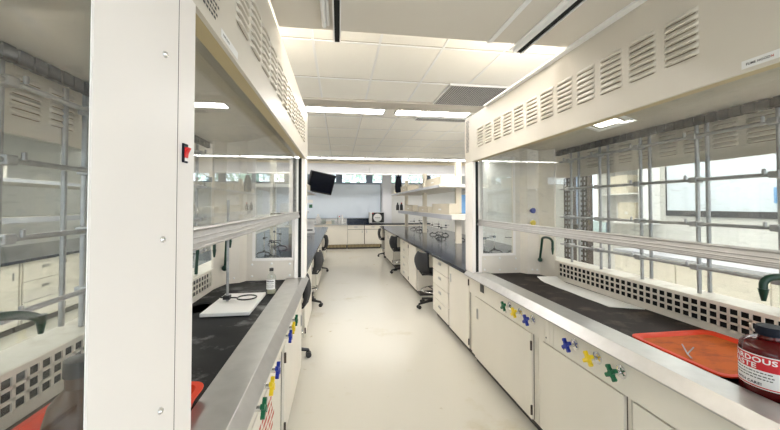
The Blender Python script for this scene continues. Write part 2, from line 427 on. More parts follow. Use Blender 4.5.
def gooseneck(root, f, base, top, spout, r=.011):
    """base on the wall/ledge -> stem -> arch -> spout, all local points"""
    b, t, sp = Vector(base), Vector(top), Vector(spout)
    pts = [tuple(b), tuple(b.lerp(t, .5))]
    d = sp-t
    for i in range(9):
        a = PI/2*i/8
        pts.append(tuple(Vector((t.x, t.y, t.z))+Vector((d.x*.5*(1-math.cos(a)), d.y*.5*(1-math.cos(a)), .02*math.sin(a)))))
    for i in range(9):
        a = PI/2*i/8
        q = Vector((t.x+d.x*.5, t.y+d.y*.5, t.z+.02))
        pts.append(tuple(q+Vector((d.x*.5*math.sin(a), d.y*.5*math.sin(a), -.04*(1-math.cos(a))))))
    pts.append(tuple(sp))
    p = MB(f).tube(pts, r, 10).build('gas_faucet', 'darkgreen', root, True)
    MB(f).tube([(sp.x, sp.y, sp.z+.012), (sp.x, sp.y, sp.z-.045)], r*1.25, 10, r1=r*.55).build('serrated_nozzle', 'darkgreen', p, True)
    return p

def hood(name, F, s, y0, L, label, openings, posts, louv, valves, lattice_v, near_wall=True):
    f = lambda u, v, w: (s*u, v, w)
    R = thing(name, (F, y0, 0), label, 'fume hood', 'fume hoods beside the aisle')
    D = .88; LI = L-.16; N = 0. if near_wall else 0.
    # posts at the face
    for i, (a, b) in enumerate(posts):
        if a > 1 and b < L-.5: MB(f).box((0, a, .93), (.0012, b, 2.03)).box((.0012, a+.16, .93), (.10, b, 2.03)).build('post', 'post', R)
        else: MB(f).box((0, a, .93), (.10, b, 2.03)).build('post', 'post', R, bevel=.006)
    # dark sash tracks in the jambs
    for (a, b, zb, closed) in openings:
        for vv, d in (((b, -1), (a, 1)) if not closed else ()):
            MB(f).box((.035, vv+d*.0005, .94), (.062, vv+d*.004, 2.03)).build('sash_track', 'hole', R)
    # header with louvers
    m, dk = MB(f), MB(f)
    m.box((0, 0, 2.03), (.012, L, 2.484))
    for (a, b) in louv: louver_shapes(m, dk, a, b, 2.152, 7, .0265)
    hd = m.build('header', 'hood', R); dk.build('louver_slot_shade', 'slotshade', hd)
    MB(f).box((.013, 0, 2.03), (.055, L, 2.036)).build('header_flange', 'tan', hd)
    MB(f).box((.013, 0, 2.455), (D+.02, L, 2.484)).build('top_panel', 'hood', R)
    # stainless sill
    MB(f).prism([(.170, .917), (.168, .931), (.022, .936), (-.018, .888), (-.018, .880), (.012, .878), (.170, .878)], 0, L).build('sill', 'steel', R, bevel=.002)
    # work surface
    MB(f).box((.1705, .02, .885), (.70, L-.02, .914)).build('work_surface', 'epoxy' if s < 0 else 'mat', R)
    # apron with valves
    ap = MB(f).box((.040, 0, .702), (.060, L, .877)).build('apron', 'cab', R)
    for (v, w, c) in valves: valve(R, f, v, w, c, .040)
    # far end wall with window, near end wall with window
    def endwall(va, vb, nm):
        m = MB(f); U0, U1, Z0, Z1 = .115, .45, 1.11, 2.07
        m.box((.10, va, .915), (U0, vb, 2.30)).box((U1, va, .915), (.52, vb, 2.30)).box((U0, va, .915), (U1, vb, Z0)).box((U0, va, Z1), (U1, vb, 2.30))
        e = m.build(nm, 'liner', R)
        fr = MB(f)
        fv0, fv1 = va-.006, va
        fr.box((U0-.018, fv0, Z0-.018), (U0+.006, fv1, Z1+.018)).box((U1-.006, fv0, Z0-.018), (U1+.018, fv1, Z1+.018)).box((U0+.006, fv0, Z0-.018), (U1-.006, fv1, Z0+.006)).box((U0+.006, fv0, Z1-.006), (U1-.006, fv1, Z1+.018))
        fr.build('window_frame', 'post', e)
        MB(f).box((U0+.001, (va+vb)/2, Z0+.001), (U1-.001, (va+vb)/2+.005, Z1-.001)).build('window_glass', 'rear', e)
        return e
    e = endwall(LI, LI+.04, 'end_wall')
    for (u, w) in ((.14, .955), (.30, .95), (.47, .955), (.14, 1.06), (.30, 1.065), (.47, 1.06), (.49, 1.35)):
        MB(f).lathe([(.010, 0), (.009, -.004), (.004, -.007), (.0005, -.0075)], (u, LI, w), 10, 'v').build('screw', 'white', e, True)
    # chamfered corner panels to the back
    cp = MB(f)
    poly = [(.52, LI), (.56, LI-.07), (.66, LI-.11), (.70, LI-.30), (.715, LI-.30), (.715, LI+.04), (.52, LI+.04)]
    cp.prism(poly, .915, 2.20, 'w'); cw = cp.build('corner_panel', 'liner', R)
    for (u, v, w) in ((.60, LI-.087, .96), (.60, LI-.087, 1.45), (.64, LI-.103, .96), (.64, LI-.103, 1.75)):
        MB(f).lathe([(.009, 0), (.008, -.005), (.0005, -.008)], (u, v, w), 10, 'v').build('screw', 'white', cw, True)
    # perforated baffle along the back
    m = MB(f); BE = L-.46; ub0, ub1 = .70, .706
    pv, ph = .050, .040; wb = .945
    m.box((ub0, .02, .915), (ub1, BE, wb-.0)).box((ub0, .02, wb+3*ph+.0), (ub1, BE, 1.085))
    nv = int((BE-.10)/pv)
    for k in range(3): m.box((ub0, .06, wb+k*ph), (ub1, .06+nv*pv, wb+k*ph+.011))
    for k in range(nv+1): m.box((ub0, .06+k*pv-.006, wb), (ub1, .06+k*pv+.006, wb+3*ph))
    m.box((ub0, .02, wb), (ub1, .06, wb+3*ph)).box((ub0, .06+nv*pv, wb), (ub1, BE, wb+3*ph))
    bf = m.build('perforated_baffle', 'liner', R)
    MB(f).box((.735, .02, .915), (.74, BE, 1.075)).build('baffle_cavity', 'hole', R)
    MB(f).box((.706, .02, 1.078), (D-.01, L-.02, 1.086)).build('back_ledge', speck('worn_ledge_'+name, (.70, .67, .60), (.42, .36, .28), 6, .5, .75, .5), R)
    # back wall: glass, header with louvers, dark slotted strip
    MB(f).box((D-.008, .02, 1.087), (D-.002, L-.02, 1.90)).build('back_glass', 'rear', R)
    MB(f).box((D-.02, .02, .70), (D, L-.02, 1.077)).build('back_skirt', 'hood', R)
    m, dk = MB(f), MB(f); m.box((D-.012, 0, 1.86), (D, L, 2.454))
    for (a, b) in louv:
        if a < LI-.5: louver_shapes(m, dk, a, b, 1.93, 6, .0265, D-.012, -1)
    bh = m.build('back_header', 'hood', R); dk.build('louver_slot_shade', 'slotshade', bh)
    m = MB(f); k = .02
    while k < LI-.3:
        m.box((.735, k, 2.062), (.755, min(k+.045, LI-.3), 2.112)); m.box((.742, k+.045, 2.066), (.755, min(k+.06, LI-.3), 2.108)); k += .06
    m.build('slot_baffle', 'darkstrip', R)
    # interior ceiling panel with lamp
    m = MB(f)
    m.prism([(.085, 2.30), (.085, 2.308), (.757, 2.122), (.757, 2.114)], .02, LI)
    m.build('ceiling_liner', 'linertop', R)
    for (a, b, zb, closed) in openings:
        vc = (a+b)/2+.16 if s > 0 else a+.94
        if b-a < 1 or closed: continue
        lm = MB(f).prism([(.47, 2.190), (.47, 2.194), (.58, 2.164), (.58, 2.160)], vc-.10, vc+.10).build('hood_lamp', 'hoodlamp', R)
        fr = MB(f)
        for (v0, v1) in ((vc-.17, vc-.141), (vc+.141, vc+.17)): fr.prism([(.45, 2.188), (.45, 2.202), (.62, 2.16), (.62, 2.145)], v0, v1)
        fr.prism([(.45, 2.188), (.45, 2.202), (.469, 2.198), (.469, 2.183)], vc-.14, vc+.14).prism([(.601, 2.15), (.601, 2.165), (.62, 2.16), (.62, 2.145)], vc-.14, vc+.14)
        fr.build('lamp_frame', 'white', lm)
    # sashes
    for (a, b, zb, closed) in openings:
        if closed:
            sh = MB(f).box((.004, a+.006, zb), (.03, b+.05, zb+.05)).build('sash', 'alu', R, bevel=.002)
            MB(f).box((.0045, a+.006, zb+.0505), (.0105, b+.05, 2.028)).build('glass', 'sash', sh)
            continue
        sh = MB(f).prism([(.050, zb), (.050, zb+.012), (.062, zb+.05), (.092, zb+.05), (.098, zb+.012), (.098, zb)], a+.006, b-.006).build('sash', 'alu', R, bevel=.002)
        rb = MB(f)
        for q in range(4): rb.tube([(.056+.011*q, a+.006, zb+.052), (.056+.011*q, b-.006, zb+.052)], .0035, 6)
        for q in range(3): rb.tube([(.049+.003*q, a+.006, zb+.006+.013*q), (.049+.003*q, b-.006, zb+.006+.013*q)], .003, 6)
        rb.build('rib', 'alu', sh, True)
        MB(f).box((.072, a+.006, zb+.051), (.078, b-.006, 2.28)).build('glass', 'sash', sh)
    # lattice of rods at the back
    lw = (1.24, 1.49, 1.745, 2.0); ul = .775
    for v in lattice_v:
        MB(f).tube([(ul, v, 1.087), (ul, v, 2.11)], .011, 10).build('upright_rod', 'rod', R, True)
        MB(f).tube([(ul+.083, v+.01, 1.087), (ul+.083, v+.01, 2.10)], .011, 8).build('rear_bar', 'rod', R, True)
    for w in lw:
        cr = MB(f).tube([(ul-.024, lattice_v[0]-.5, w), (ul-.024, lattice_v[-1]+.12, w)], .010, 10).build('cross_rod', 'rod', R, True)
        for v in lattice_v:
            MB(f).box((ul-.042, v-.022, w-.017), (ul+.018, v+.022, w+.017)).tube([(ul-.05, v+.03, w), (ul-.05, v+.03, w+.03)], .008, 8).build('rod_clamp', 'rod', cr, bevel=.005)
    return R, f

L_V = lambda ys, y0: [y-y0 for y in ys]
LOUV = [(3.126-.1737*k-.0, 3.126-.1737*k-.138) for k in range(12)]
louv_r = [(b-.63, a-.63) for a, b in LOUV]
VAL = [(2.60, 'green'), (2.435, 'yellow'), (2.265, 'blue'), (1.83, 'blue'), (1.655, 'yellow'), (1.50, 'green')]
HY = .63; HL = 2.83
FR, FL = 1.30, -.306
Rh, fR = hood('fume_hood', FR, 1, HY, HL, 'long cream fume hood with a big waste bottle and orange tray inside', [(.10, 2.64, 1.40, False)],
              [(0, .10), (2.64, 2.83)], louv_r, [(y-HY, .80, c) for y, c in VAL], L_V([.975, 1.36, 1.745, 2.13, 2.51, 2.86], HY))
LY = -2.2; LL = HY+HL-LY
louv_l = [(b-LY, a-LY) for a, b in LOUV]
Lh, fL = hood('fume_hood', FL, -1, LY, LL, 'cream fume hood with a wide screwed post and a red switch beside it', [(.10, .478-LY, 1.02, True), (.79-LY, 3.27-LY, 1.485, False)],
              [(0, .10), (.478-LY, .79-LY), (3.27-LY, LL)], louv_l, [(y-LY, .795, c) for y, c in [(2.51, 'green'), (2.36, 'yellow'), (2.21, 'blue'), (1.77, 'blue'), (1.62, 'yellow'), (1.45, 'green')]],
              L_V([.50, .90, 1.28, 1.66, 2.05, 2.45, 2.85], LY))
# cover panel on the post, with screws
MB(fL).box((-.0003, .7105-LY, .935), (-.0001, .7145-LY, 2.029)).build('panel_seam', 'cab_gap', Lh)
cp = MB(fL).box((-.001, .480-LY, .935), (-.0003, .710-LY, 2.029)).build('cover_panel', 'post', Lh)
for z in (1.245, 1.54, 1.865):
    MB(fL).lathe([(.006, 0), (.006, -.002), (.004, -.005), (.0005, -.006)], (-.001, .657-LY, z), 12, 'u').build('screw', 'chrome', cp, True)
sw = MB(fL).box((-.004, .731-LY, 1.684), (-.0004, .752-LY, 1.722)).build('switch', 'navy', Lh, bevel=.001)
MB(fL).prism([(-.004, 1.694), (-.004, 1.714), (-.011, 1.714), (-.006, 1.703), (-.005, 1.694)], .735-LY, .749-LY).build('rocker', 'redbot', sw)['label'] = 'red rocker'
MB(fL).box((-.0052, .736-LY, 1.6875), (-.0041, .748-LY, 1.6935)).build('rocker_mark', 'white', sw)
# printed notices and labels on the headers
m = MB(fL); dashes(m, lambda x, y: (-.0006, .80-LY+x, 2.33+y), 22, .135, .0125); m.build('printed_notice', 'ink', Lh)
m = MB(fR); dashes(m, lambda x, y: (-.0006, 3.425-HY-x, 2.455+y), 24, .085, .0135); m.build('printed_notice', 'ink', Rh)
def hood_label(R, f, v0, d, w0, h, ln):
    lb = MB(f).box((-.0012, v0, w0), (-.0004, v0+d*ln, w0+h)).build('name_label', 'paper', R)
    F0, s = (-.0018, 1)
    m, w = text_mb('FUME HOOD', h*.40, lambda x, y: f(F0, v0+d*(.013+x), w0+h*.34+y), .0003); m.build('lettering', 'ink', lb, recalc=False)
    return lb
lb = hood_label(Rh, fR, .945-HY, -1, 2.041, .026, .20)
m, w = text_mb('N', .0105, lambda x, y: fR(-.0018, .945-HY-(.078+x), 2.041+.026*.34+y), .0004); m.build('lettering', 'redink', lb, recalc=False)
hood_label(Lh, fL, .95-LY, 1, 2.040, .022, .15)
# small outlet and grooves on the apron of the hood across the aisle
MB(fR).box((.034, 3.09-HY, .775), (.0395, 3.17-HY, .855)).build('outlet', 'black', Rh, bevel=.002)
g = MB(fR)
for k in range(3): g.box((.037, 2.03-HY+.045*k, .705), (.0398, 2.045-HY+.045*k, .87))
g.build('apron_bead', 'cab', Rh)
for y in (2.66, 2.11, 1.93, 1.13): MB(fR).lathe([(.006, 0), (.006, -.001), (.0005, -.001)], (.0398, y-HY, .735), 10, 'u').build('apron_plug', 'ink', Rh)
# faucets
gooseneck(Rh, fR, (.63, 3.05-HY+.08, 1.075), (.60, 3.04-HY, 1.28), (.60, 2.88-HY, 1.20))
MB(fR).ball((.628, 3.125-HY, 1.07), .022).tube([(.66, 3.16-HY, 1.07), (.62, 3.10-HY, 1.07)], .012, 10).build('faucet_base', 'darkgreen', Rh, True)
gooseneck(Rh, fR, (.76, 1.30-HY, 1.09), (.745, 1.30-HY, 1.25), (.65, 1.35-HY, 1.20), .016)
gooseneck(Lh, fL, (.64, 3.05-LY+.05, 1.08), (.61, 3.04-LY, 1.36), (.56, 2.96-LY, 1.30))
MB(fL).ball((.64, 3.09-LY, 1.07), .024).tube([(.67, 3.15-LY, 1.07), (.63, 3.08-LY, 1.07)], .013, 10).build('faucet_base', 'darkgreen', Lh, True)
gooseneck(Lh, fL, (.735, 2.75-LY, 1.09), (.72, 2.75-LY, 1.38), (.60, 2.72-LY, 1.26))
gooseneck(Lh, fL, (.76, 1.05-LY, 1.09), (.74, 1.06-LY, 1.26), (.60, 1.22-LY, 1.25), .013)
for z, c in ((1.545, 'blue'), (1.425, 'yellow')):
    k = MB(fR).lathe([(.016, 0), (.016, -.004), (.007, -.006), (.007, -.03), (.0005, -.03)], (.575, 3.19-HY, z), 14, 'v').build('gas_outlet', 'chrome', Rh, True)
    MB(fR).lathe([(.012, -.026), (.026, -.032), (.028, -.044), (.020, -.052), (.0005, -.053)], (.575, 3.19-HY, z), 12, 'v').build('outlet_knob', c, k, True)['label'] = c+' outlet knob'
# drain cup in the work surface
MB(fL).lathe([(.001, .0005), (.075, .0005), (.085, .003), (.092, .003), (.095, .0005)], (.61, 2.48-LY, .914), 28, 'w', .75, 1.5).build('drain_cup', 'hole', Lh, True)

# ------------------------------------------------------------------ cabinets
def pull(parent, f, v, w, vertical, u):
    if vertical: MB(f).box((u-.004, v-.014, w-.05), (u-.0005, v+.014, w+.05)).box((u-.012, v-.004, w-.045), (u-.0042, v+.004, w+.045)).build('handle', 'steel', parent, bevel=.001)
    else: MB(f).box((u-.004, v-.055, w-.02), (u-.0005, v+.055, w+.02)).box((u-.014, v-.05, w-.006), (u-.0042, v+.05, w+.004)).build('handle', 'steel', parent, bevel=.001)

def cabinet(F, s, y0, y1, z1, depth, label, group, fronts, toe=True, ud=.0):
    """fronts: list of ('door', v0, v1, hinge_side, pull?) and ('drawers', v0, v1, n); local v from y0"""
    f = lambda u, v, w: (s*u, v, w)
    R = thing('base_cabinet', (F, y0, 0), label, 'cabinet', group)
    L = y1-y0
    MB(f).box((.022, 0, .09), (depth, L, z1)).build('body', 'cab', R)
    MB(f).box((.07, .004, 0), (depth-.02, L-.004, .0895)).build('toe_kick', 'toe', R)
    for fr in fronts:
        if fr[0] == 'door':
            _, v0, v1, hs, pl = fr
            d = MB(f).box((0, v0+.003, .10), (.0195, v1-.003, z1-.006)).build('door', 'cab', R, bevel=.002)
            MB(f).box((.0196, v0, .097), (.0218, v1, z1-.003)).build('door_gap', 'cab_gap', R)
            if hs:
                hv = v0-.003 if hs < 0 else v1+.003
                for w in (.17, z1-.085): MB(f).tube([(-.004, hv, w-.032), (-.004, hv, w+.032)], .0075, 8).build('hinge', 'brown', d, True)
            if pl: pull(d, f, (v1-.075) if hs < 0 else (v0+.075), z1-.16, True, 0)
        else:
            _, v0, v1, n = fr
            h = (z1-.10)/n
            MB(f).box((.0196, v0, .097), (.0218, v1, z1-.003)).build('drawer_gap', 'cab_gap', R)
            for k in range(n):
                d = MB(f).box((0, v0+.003, .10+h*k+.003), (.0195, v1-.003, .10+h*(k+1)-.004)).build('drawer', 'cab', R, bevel=.002)
                pull(d, f, (v0+v1)/2, .10+h*(k+.62), False, 0)
    return R

hz = .70
gR = 'cabinets under the hood with the waste bottle'
cabinet(FR+.04-.002, 1, 2.235, 3.44, hz, .80, 'cream cabinet under the fume hood, with brown hinges and a steel pull', gR, [('door', .05, 1.08, -1, True)])
cabinet(FR+.04-.002, 1, 1.465, 2.230, hz, .80, 'cream cabinet under the fume hood, plain door without a pull', gR, [('door', .02, .69, 0, False)])
cabinet(FR+.04-.002, 1, .64, 1.460, hz, .80, 'cream cabinet under the fume hood, below the waste bottle', gR, [('door', .02, .80, 0, False)])
gL = 'cabinets under the hood with the red switch'
cabinet(FL-.04+.002, -1, 2.235, 3.40, hz, .80, 'cream cabinet under the fume hood, beside the nearest black stool', gL, [('door', .10, 1.13, -1, True)])
c2 = cabinet(FL-.04+.002, -1, 1.30, 2.230, hz, .80, 'cream cabinet with red lettering on its door, under the fume hood', gL, [('door', .02, .84, 0, False)])
d2 = [c for c in c2.children if c.name.startswith('door') and 'gap' not in c.name][0]
m = MB(lambda u, v, w: (-u, v, w))
for r in range(5):
    v = .18
    while v < .18+.42:
        l = random.uniform(.03, .09); m.quad((-.0006, v, .62-.04*r), (-.0006, v+l, .62-.04*r), (-.0006, v+l, .597-.04*r), (-.0006, v, .597-.04*r)); v += l+.015
m.build('red_lettering', 'redink', d2)
cabinet(FL-.04+.002, -1, .40, 1.295, hz, .80, 'cream cabinet under the fume hood, nearest the camera', gL, [('door', .02, .86, 0, False)])

# ------------------------------------------------------------------ benches
BZ = .914
def bench(tagname, F, s, y0, y1, W, units, knees, where, shelf_label, shelf_posts, z_open=True):
    f = lambda u, v, w: (s*u, v, w)
    top = MB(f).box((0, 0, .876), (W, y1-y0, BZ)).build('worktop', 'bench', None, bevel=.004); top.location = (F, y0, 0)
    tag(top, 'long black bench top '+where, 'worktop', 'black bench tops')
    for (a, b, fronts, lab) in units:
        cabinet(F+s*.045, s, a, b, .875, W/2-.06, lab, 'bench cabinets '+where, [(q[0], q[1]-a, q[2]-a, *q[3:]) for q in fronts])
    # back-side cabinets (plain), one run
    cabinet(F+s*(W-.045), -s, y0+.02, y1-.02, .875, W/2-.06, 'plain cream cabinet backing the bench '+where, None,
            [('door', .05+k*((y1-y0-.14)/10), .05+(k+1)*((y1-y0-.14)/10), 0, True) for k in range(10)])
    # shelving
    S = thing('reagent_shelf', (F+s*W/2, 0, BZ), shelf_label, 'shelf', 'reagent shelves on the benches')
    for y in shelf_posts: MB().box((-.05, y-.035, .001), (.05, y+.035, 1.46)).build('post', 'shelfpost', S, bevel=.003)
    a, b = shelf_posts[0]-.3, shelf_posts[-1]+.25
    for (h, w0, th, e) in ((.43, .22, .09, 1), (.985, .44, .05, 1)):
        p = MB().box((-w0, a, h), (w0, b, h+th)).build('shelf_board', 'shelf', S, bevel=.003)
        for sg in (-1, 1): MB().box((sg*w0, a, h), (sg*(w0+.006), b, h+th*.9)).build('edge_strip', 'shelfedge', p)
    return top, S

RB0, RB1 = 3.47, 11.2
door = lambda a, b, h=-1, p=True: ('door', a, b, h, p)
bench('r', 1.305, 1, RB0, RB1, 1.60, [
    (3.475, 4.19, [door(3.50, 4.16)], 'cream bench cabinet with one door, right beside the fume hood end'),
    (4.195, 4.93, [('drawers', 4.21, 4.91, 4)], 'cream bench cabinet of four drawers, beside the nearest stool across the aisle'),
    (6.0, 6.70, [door(6.02, 6.69, 1, False)], 'cream bench cabinet with a plain door, behind the nearest stool across the aisle'),
    (6.705, 7.65, [('drawers', 6.73, 7.62, 5)], 'cream bench cabinet of five drawers, beside the middle stool across the aisle'),
    (8.7, 10.3, [door(8.72, 9.5), door(9.51, 10.28, 1)], 'cream two-door bench cabinet between the middle and far stools'),
    (11.05, 11.18, [], 'narrow cream end panel at the window end of the shelved bench'),
], None, 'under the shelves with beige boxes', 'two-tier cream shelf with beige posts, boxes on it', (5.95, 8.4, 10.75))
bench('l', -.335, -1, RB0, 11.0, 1.60, [
    (4.06, 5.1, [door(4.08, 5.08)], 'cream bench cabinet between the two nearest stools on the switch side'),
    (6.2, 8.0, [door(6.22, 7.1), ('drawers', 7.12, 7.98, 4)], 'cream bench cabinet between the middle and far stools on the switch side'),
    (9.0, 10.98, [door(9.02, 10.0), door(10.01, 10.96, 1)], 'cream bench cabinet under the balance end of the bench, towards the windows'),
], None, 'behind the hood with the red switch', 'two-tier cream shelf behind the hood with the red switch', (6.3, 8.6, 10.6))
bench('far', -3.9, -1, -1.0, 9.0, 1.5, [
    (-.98+1.5*k, .49+1.5*k, [('drawers', -.96+1.5*k, -.3+1.5*k, 3), door(-.28+1.5*k, .47+1.5*k)], l) for k, l in enumerate(
        ['cream cabinet of the next bay, at the near end', 'cream cabinet of the next bay, second along', 'cream cabinet of the next bay, third along', 'cream cabinet of the next bay, fourth along',
         'cream cabinet of the next bay, fifth along', 'cream cabinet of the next bay, sixth along'])
], None, 'in the next bay beyond the glass', 'cream two-tier shelf in the next bay, seen through the hood glass', (.4, 2.9, 5.4, 7.9))

# ------------------------------------------------------------------ stools
def stool(loc, rz, label):
    T = thing('lab_stool', loc, label, 'stool', 'black stools tucked under the benches', rz)
    for k in range(5):
        a = 2*PI*k/5+.3; d = (math.cos(a), math.sin(a))
        lg = MB().tube([(d[0]*.03, d[1]*.03, .115), (d[0]*.16, d[1]*.16, .10), (d[0]*.29, d[1]*.29, .075)], .026, 8, r1=.017).build('base_leg', 'black', T, True)
        n = (-d[1], d[0]); c = MB()
        for q in (-1, 1):
            p0 = (d[0]*.29+n[0]*.010*q, d[1]*.29+n[1]*.010*q, .030); p1 = (d[0]*.29+n[0]*.030*q, d[1]*.29+n[1]*.030*q, .030)
            c.tube([p0, p1], .0295, 14)
        c.tube([(d[0]*.29, d[1]*.29, .03), (d[0]*.29, d[1]*.29, .08)], .010, 8).build('caster', 'black', lg, True)
    MB().tube([(0, 0, .08), (0, 0, .32)], .030, 14).tube([(0, 0, .32), (0, 0, .52)], .017, 12).build('gas_column', 'black', T, True)
    MB().ring((0, 0, .27), .225, .010).build('foot_ring', 'chrome', T, True)
    m = MB()
    for k in range(3): a = 2*PI*k/3; m.tube([(.02*math.cos(a), .02*math.sin(a), .25), (.222*math.cos(a), .222*math.sin(a), .27)], .008, 8)
    m.build('ring_spoke', 'black', T, True)
    # seat: rounded pad
    pr = [(.001, .52), (.18, .52), (.215, .535), (.225, .56), (.21, .582), (.15, .592), (.001, .588)]
    MB().lathe(pr, (0, 0, 0), 28, 'w', 1., 1.02).build('seat', 'rubber', T, True)
    MB().tube([(0, .02, .515), (0, .23, .52), (0, .275, .58), (0, .27, .66)], .014, 8).build('back_bar', 'black', T, True)
    # backrest curved shell
    m = MB(); rows, cols = 9, 11; G = []
    for i in range(rows):
        t = i/(rows-1); z = .585+.285*t; wd = .185+.035*math.sin(PI*min(1, t*1.1)); wd *= (1-.25*max(0, t-.75)*4*.5)
        G.append([(wd*(2*j/(cols-1)-1), .25+.03*math.sin(PI*t)-.05*(2*j/(cols-1)-1)**2, z) for j in range(cols)])
    for off in (0,):
        A = [[m.v(p) for p in r] for r in G]; B = [[m.v((p[0], p[1]+.035, p[2])) for p in r] for r in G]
        for i in range(rows-1):
            for j in range(cols-1):
                m.face([A[i][j], A[i][j+1], A[i+1][j+1], A[i+1][j]]); m.face([B[i][j], B[i+1][j], B[i+1][j+1], B[i][j+1]])
        for i in range(rows-1): m.face([A[i][0], A[i+1][0], B[i+1][0], B[i][0]]); m.face([A[i][-1], B[i][-1], B[i+1][-1], A[i+1][-1]])
        for j in range(cols-1): m.face([A[0][j], B[0][j], B[0][j+1], A[0][j+1]]); m.face([A[-1][j], A[-1][j+1], B[-1][j+1], B[-1][j]])
    m.build('backrest', 'rubber', T, True, .008)
    return T
st = stool((1.505, 5.32, 0), PI/2+.25, 'black stool tucked in beside the four-drawer bench cabinet')
dup(st, (1.50, 8.1, 0), 'black stool under the shelved bench, second from the hood', PI/2+.2)
dup(st, (1.50, 10.68, 0), 'black stool at the window end of the shelved bench', PI/2-.1)
dup(st, (-.60, 3.735, 0), 'black stool beside the end of the hood with the red switch', -PI/2+.15)
dup(st, (-.56, 5.65, 0), 'black stool second from the hood, on the television side of the aisle', -PI/2-.2)
dup(st, (-.56, 8.5, 0), 'black stool nearest the windows on the television side of the aisle', -PI/2)

# ------------------------------------------------------------------ back counter
BY = 12.72
def up(o, x, y, z): o.location = (x, y, z)
def back_cab(x0, x1, label, doors, dp=.72):
    R = thing('wall_counter_cabinet', (x0, BY, 0), label, 'cabinet', 'cabinets along the window wall'); L = x1-x0
    MB().box((0, .022, .16), (L, dp, .875)).build('body', 'cab', R)
    MB().box((.01, .06, 0), (L-.01, dp-.02, .045)).box((.01, .07, .045), (L-.01, dp-.02, .159)).build('toe_kick', 'toe', R)
    g = MB(); k = .02
    while k < L-.05: g.box((k, .058, .055), (k+.035, .068, .15)); k += .05
    g.build('vent_grille', 'tan', R)
    if doors:
        n = doors
        for k in range(n):
            a, b = L*k/n+.012, L*(k+1)/n-.012
            d = MB().box((a, 0, .17), (b, .0195, .70)).build('door', 'cab', R, bevel=.002)
            c = b-.07 if k % 2 == 0 else a+.07
            MB().box((c-.014, -.012, .58), (c+.014, -.0005, .67)).build('handle', 'steel', d)
            w = MB().box((a, 0, .715), (b, .0195, .865)).build('drawer', 'cab', R, bevel=.002)
            MB().box(((a+b)/2-.06, -.012, .78), ((a+b)/2+.06, -.0005, .81)).build('handle', 'steel', w)
        MB().box((.006, .0196, .165), (L-.006, .0218, .87)).build('door_gap', 'cab_gap', R)
    else: MB().box((.01, 0, .17), (L-.01, .0215, .868)).build('panel', 'cab', R, bevel=.002)
back_cab(.30, 1.55, 'cream two-door cabinet with two drawers, under the round-dial instrument', 2)
back_cab(-1.9, .295, 'plain cream cabinet front under the sink counter with bottles', 0)
back_cab(1.555, 3.4, 'cream cabinet on the window wall beyond the end of the shelved bench', 2, .43)
t = thing('back_worktop', (0, BY, 0), 'black counter top with a backsplash along the window wall', 'worktop')
MB().box((.30, -.03, .876), (1.635, .77, BZ)).box((1.635, -.03, .876), (3.4, .44, BZ)).build('slab', 'bench', t)
MB().box((.30, .745, BZ+.0005), (1.635, .769, 1.08)).build('backsplash', 'bench', t)
t = thing('sink_counter', (0, BY, 0), 'pale steel sink counter with bottles on it, by the whiteboard', 'counter')
MB().box((-1.9, -.03, .876), (.295, .77, .90)).build('slab', 'steel', t)
MB().box((-1.9, .75, .9005), (.295, .769, .98)).build('upstand', 'steel', t)
MB().tube([(-.05, .60, .90), (-.05, .60, 1.16), (-.05, .56, 1.21), (-.05, .48, 1.22), (-.05, .44, 1.17)], .012, 10).build('faucet', 'chrome', t, True)
# board behind
t = thing('whiteboard', (0, YF-.03, 0), 'large pale blue whiteboard under the windows on the far wall', 'whiteboard')
MB().box((-3.0, .005, 1.10), (1.60, .029, 2.40)).build('surface', 'board', t)
MB().box((-3.02, 0, 2.40), (1.62, .029, 2.43)).box((1.60, 0, 1.09), (1.62, .029, 2.40)).box((-3.02, 0, 1.085), (1.60, .029, 1.10)).build('frame', 'mull', t)
# instrument
t = thing('lab_instrument', (1.13, 12.95, BZ), 'white boxy instrument with a black front and round white dial', 'instrument')
MB().box((0, 0, .012), (.55, .40, .41)).build('case', 'white', t, bevel=.01)
MB().box((.09, -.006, .03), (.545, -.0005, .40)).build('front_panel', 'black', t)
dl = MB().lathe([(.155, -.0065), (.155, -.02), (.13, -.028), (.001, -.028)], (.30, 0, .21), 28, 'v').build('dial', 'white', t, True)
MB().box((.20, -.034, .20), (.40, -.0285, .215)).build('dial_bar', 'dark', dl)
MB().box((.10, -.012, .355), (.15, -.0065, .385)).build('lamp_button', 'redbot', t)
for (a, b) in ((.04, .05), (.51, .05), (.04, .35), (.51, .35)): MB().lathe([(.015, 0.0003), (.015, .0115)], (a, b, 0), 10).build('foot', 'black', t)
# bottles and beakers on the sink counter
def bottle(name, x, y, z, r, h, mat, cap, label, neck=.4, grp='bottles on the sink counter', cat='bottle'):
    t = thing(name, (x, y, z), label, cat, grp)
    MB().lathe([(r*.92, .0004), (r, .01), (r, h*.58), (r*.85, h*.70), (r*neck, h*.80), (r*neck, h*.88)], seg=20).build('body', mat, t, True)
    if cap: MB().lathe([(r*neck*1.15, h*.881), (r*neck*1.15, h*.99), (r*neck*.9, h)], seg=16).build('cap', cap, t, True)
    return t
bottle('plastic_jug', -.76, 13.1, .9, .09, .36, 'white', 'white', 'tall white plastic jug nearest the balance on the sink counter')
bottle('wash_bottle', .12, 13.0, .9, .06, .33, 'white', 'white', 'white wash bottle at the end of the sink counter beside the black top')
bottle('wash_bottle', .02, 13.2, .9, .05, .28, 'white', 'redbot', 'small white bottle behind the sink counter faucet')
def beaker(x, y, r, h, label):
    return tag_at(MB().lathe([(r, .0004), (r, h), (r*1.05, h+.005), (r*.95, h), (r*.95, .008), (.001, .008)], seg=20).build('beaker', 'glassb', None, True), x, y, .9, label)
def tag_at(o, x, y, z, label): o.location = (x, y, z); return tag(o, label, 'beaker', 'beakers on the sink counter')
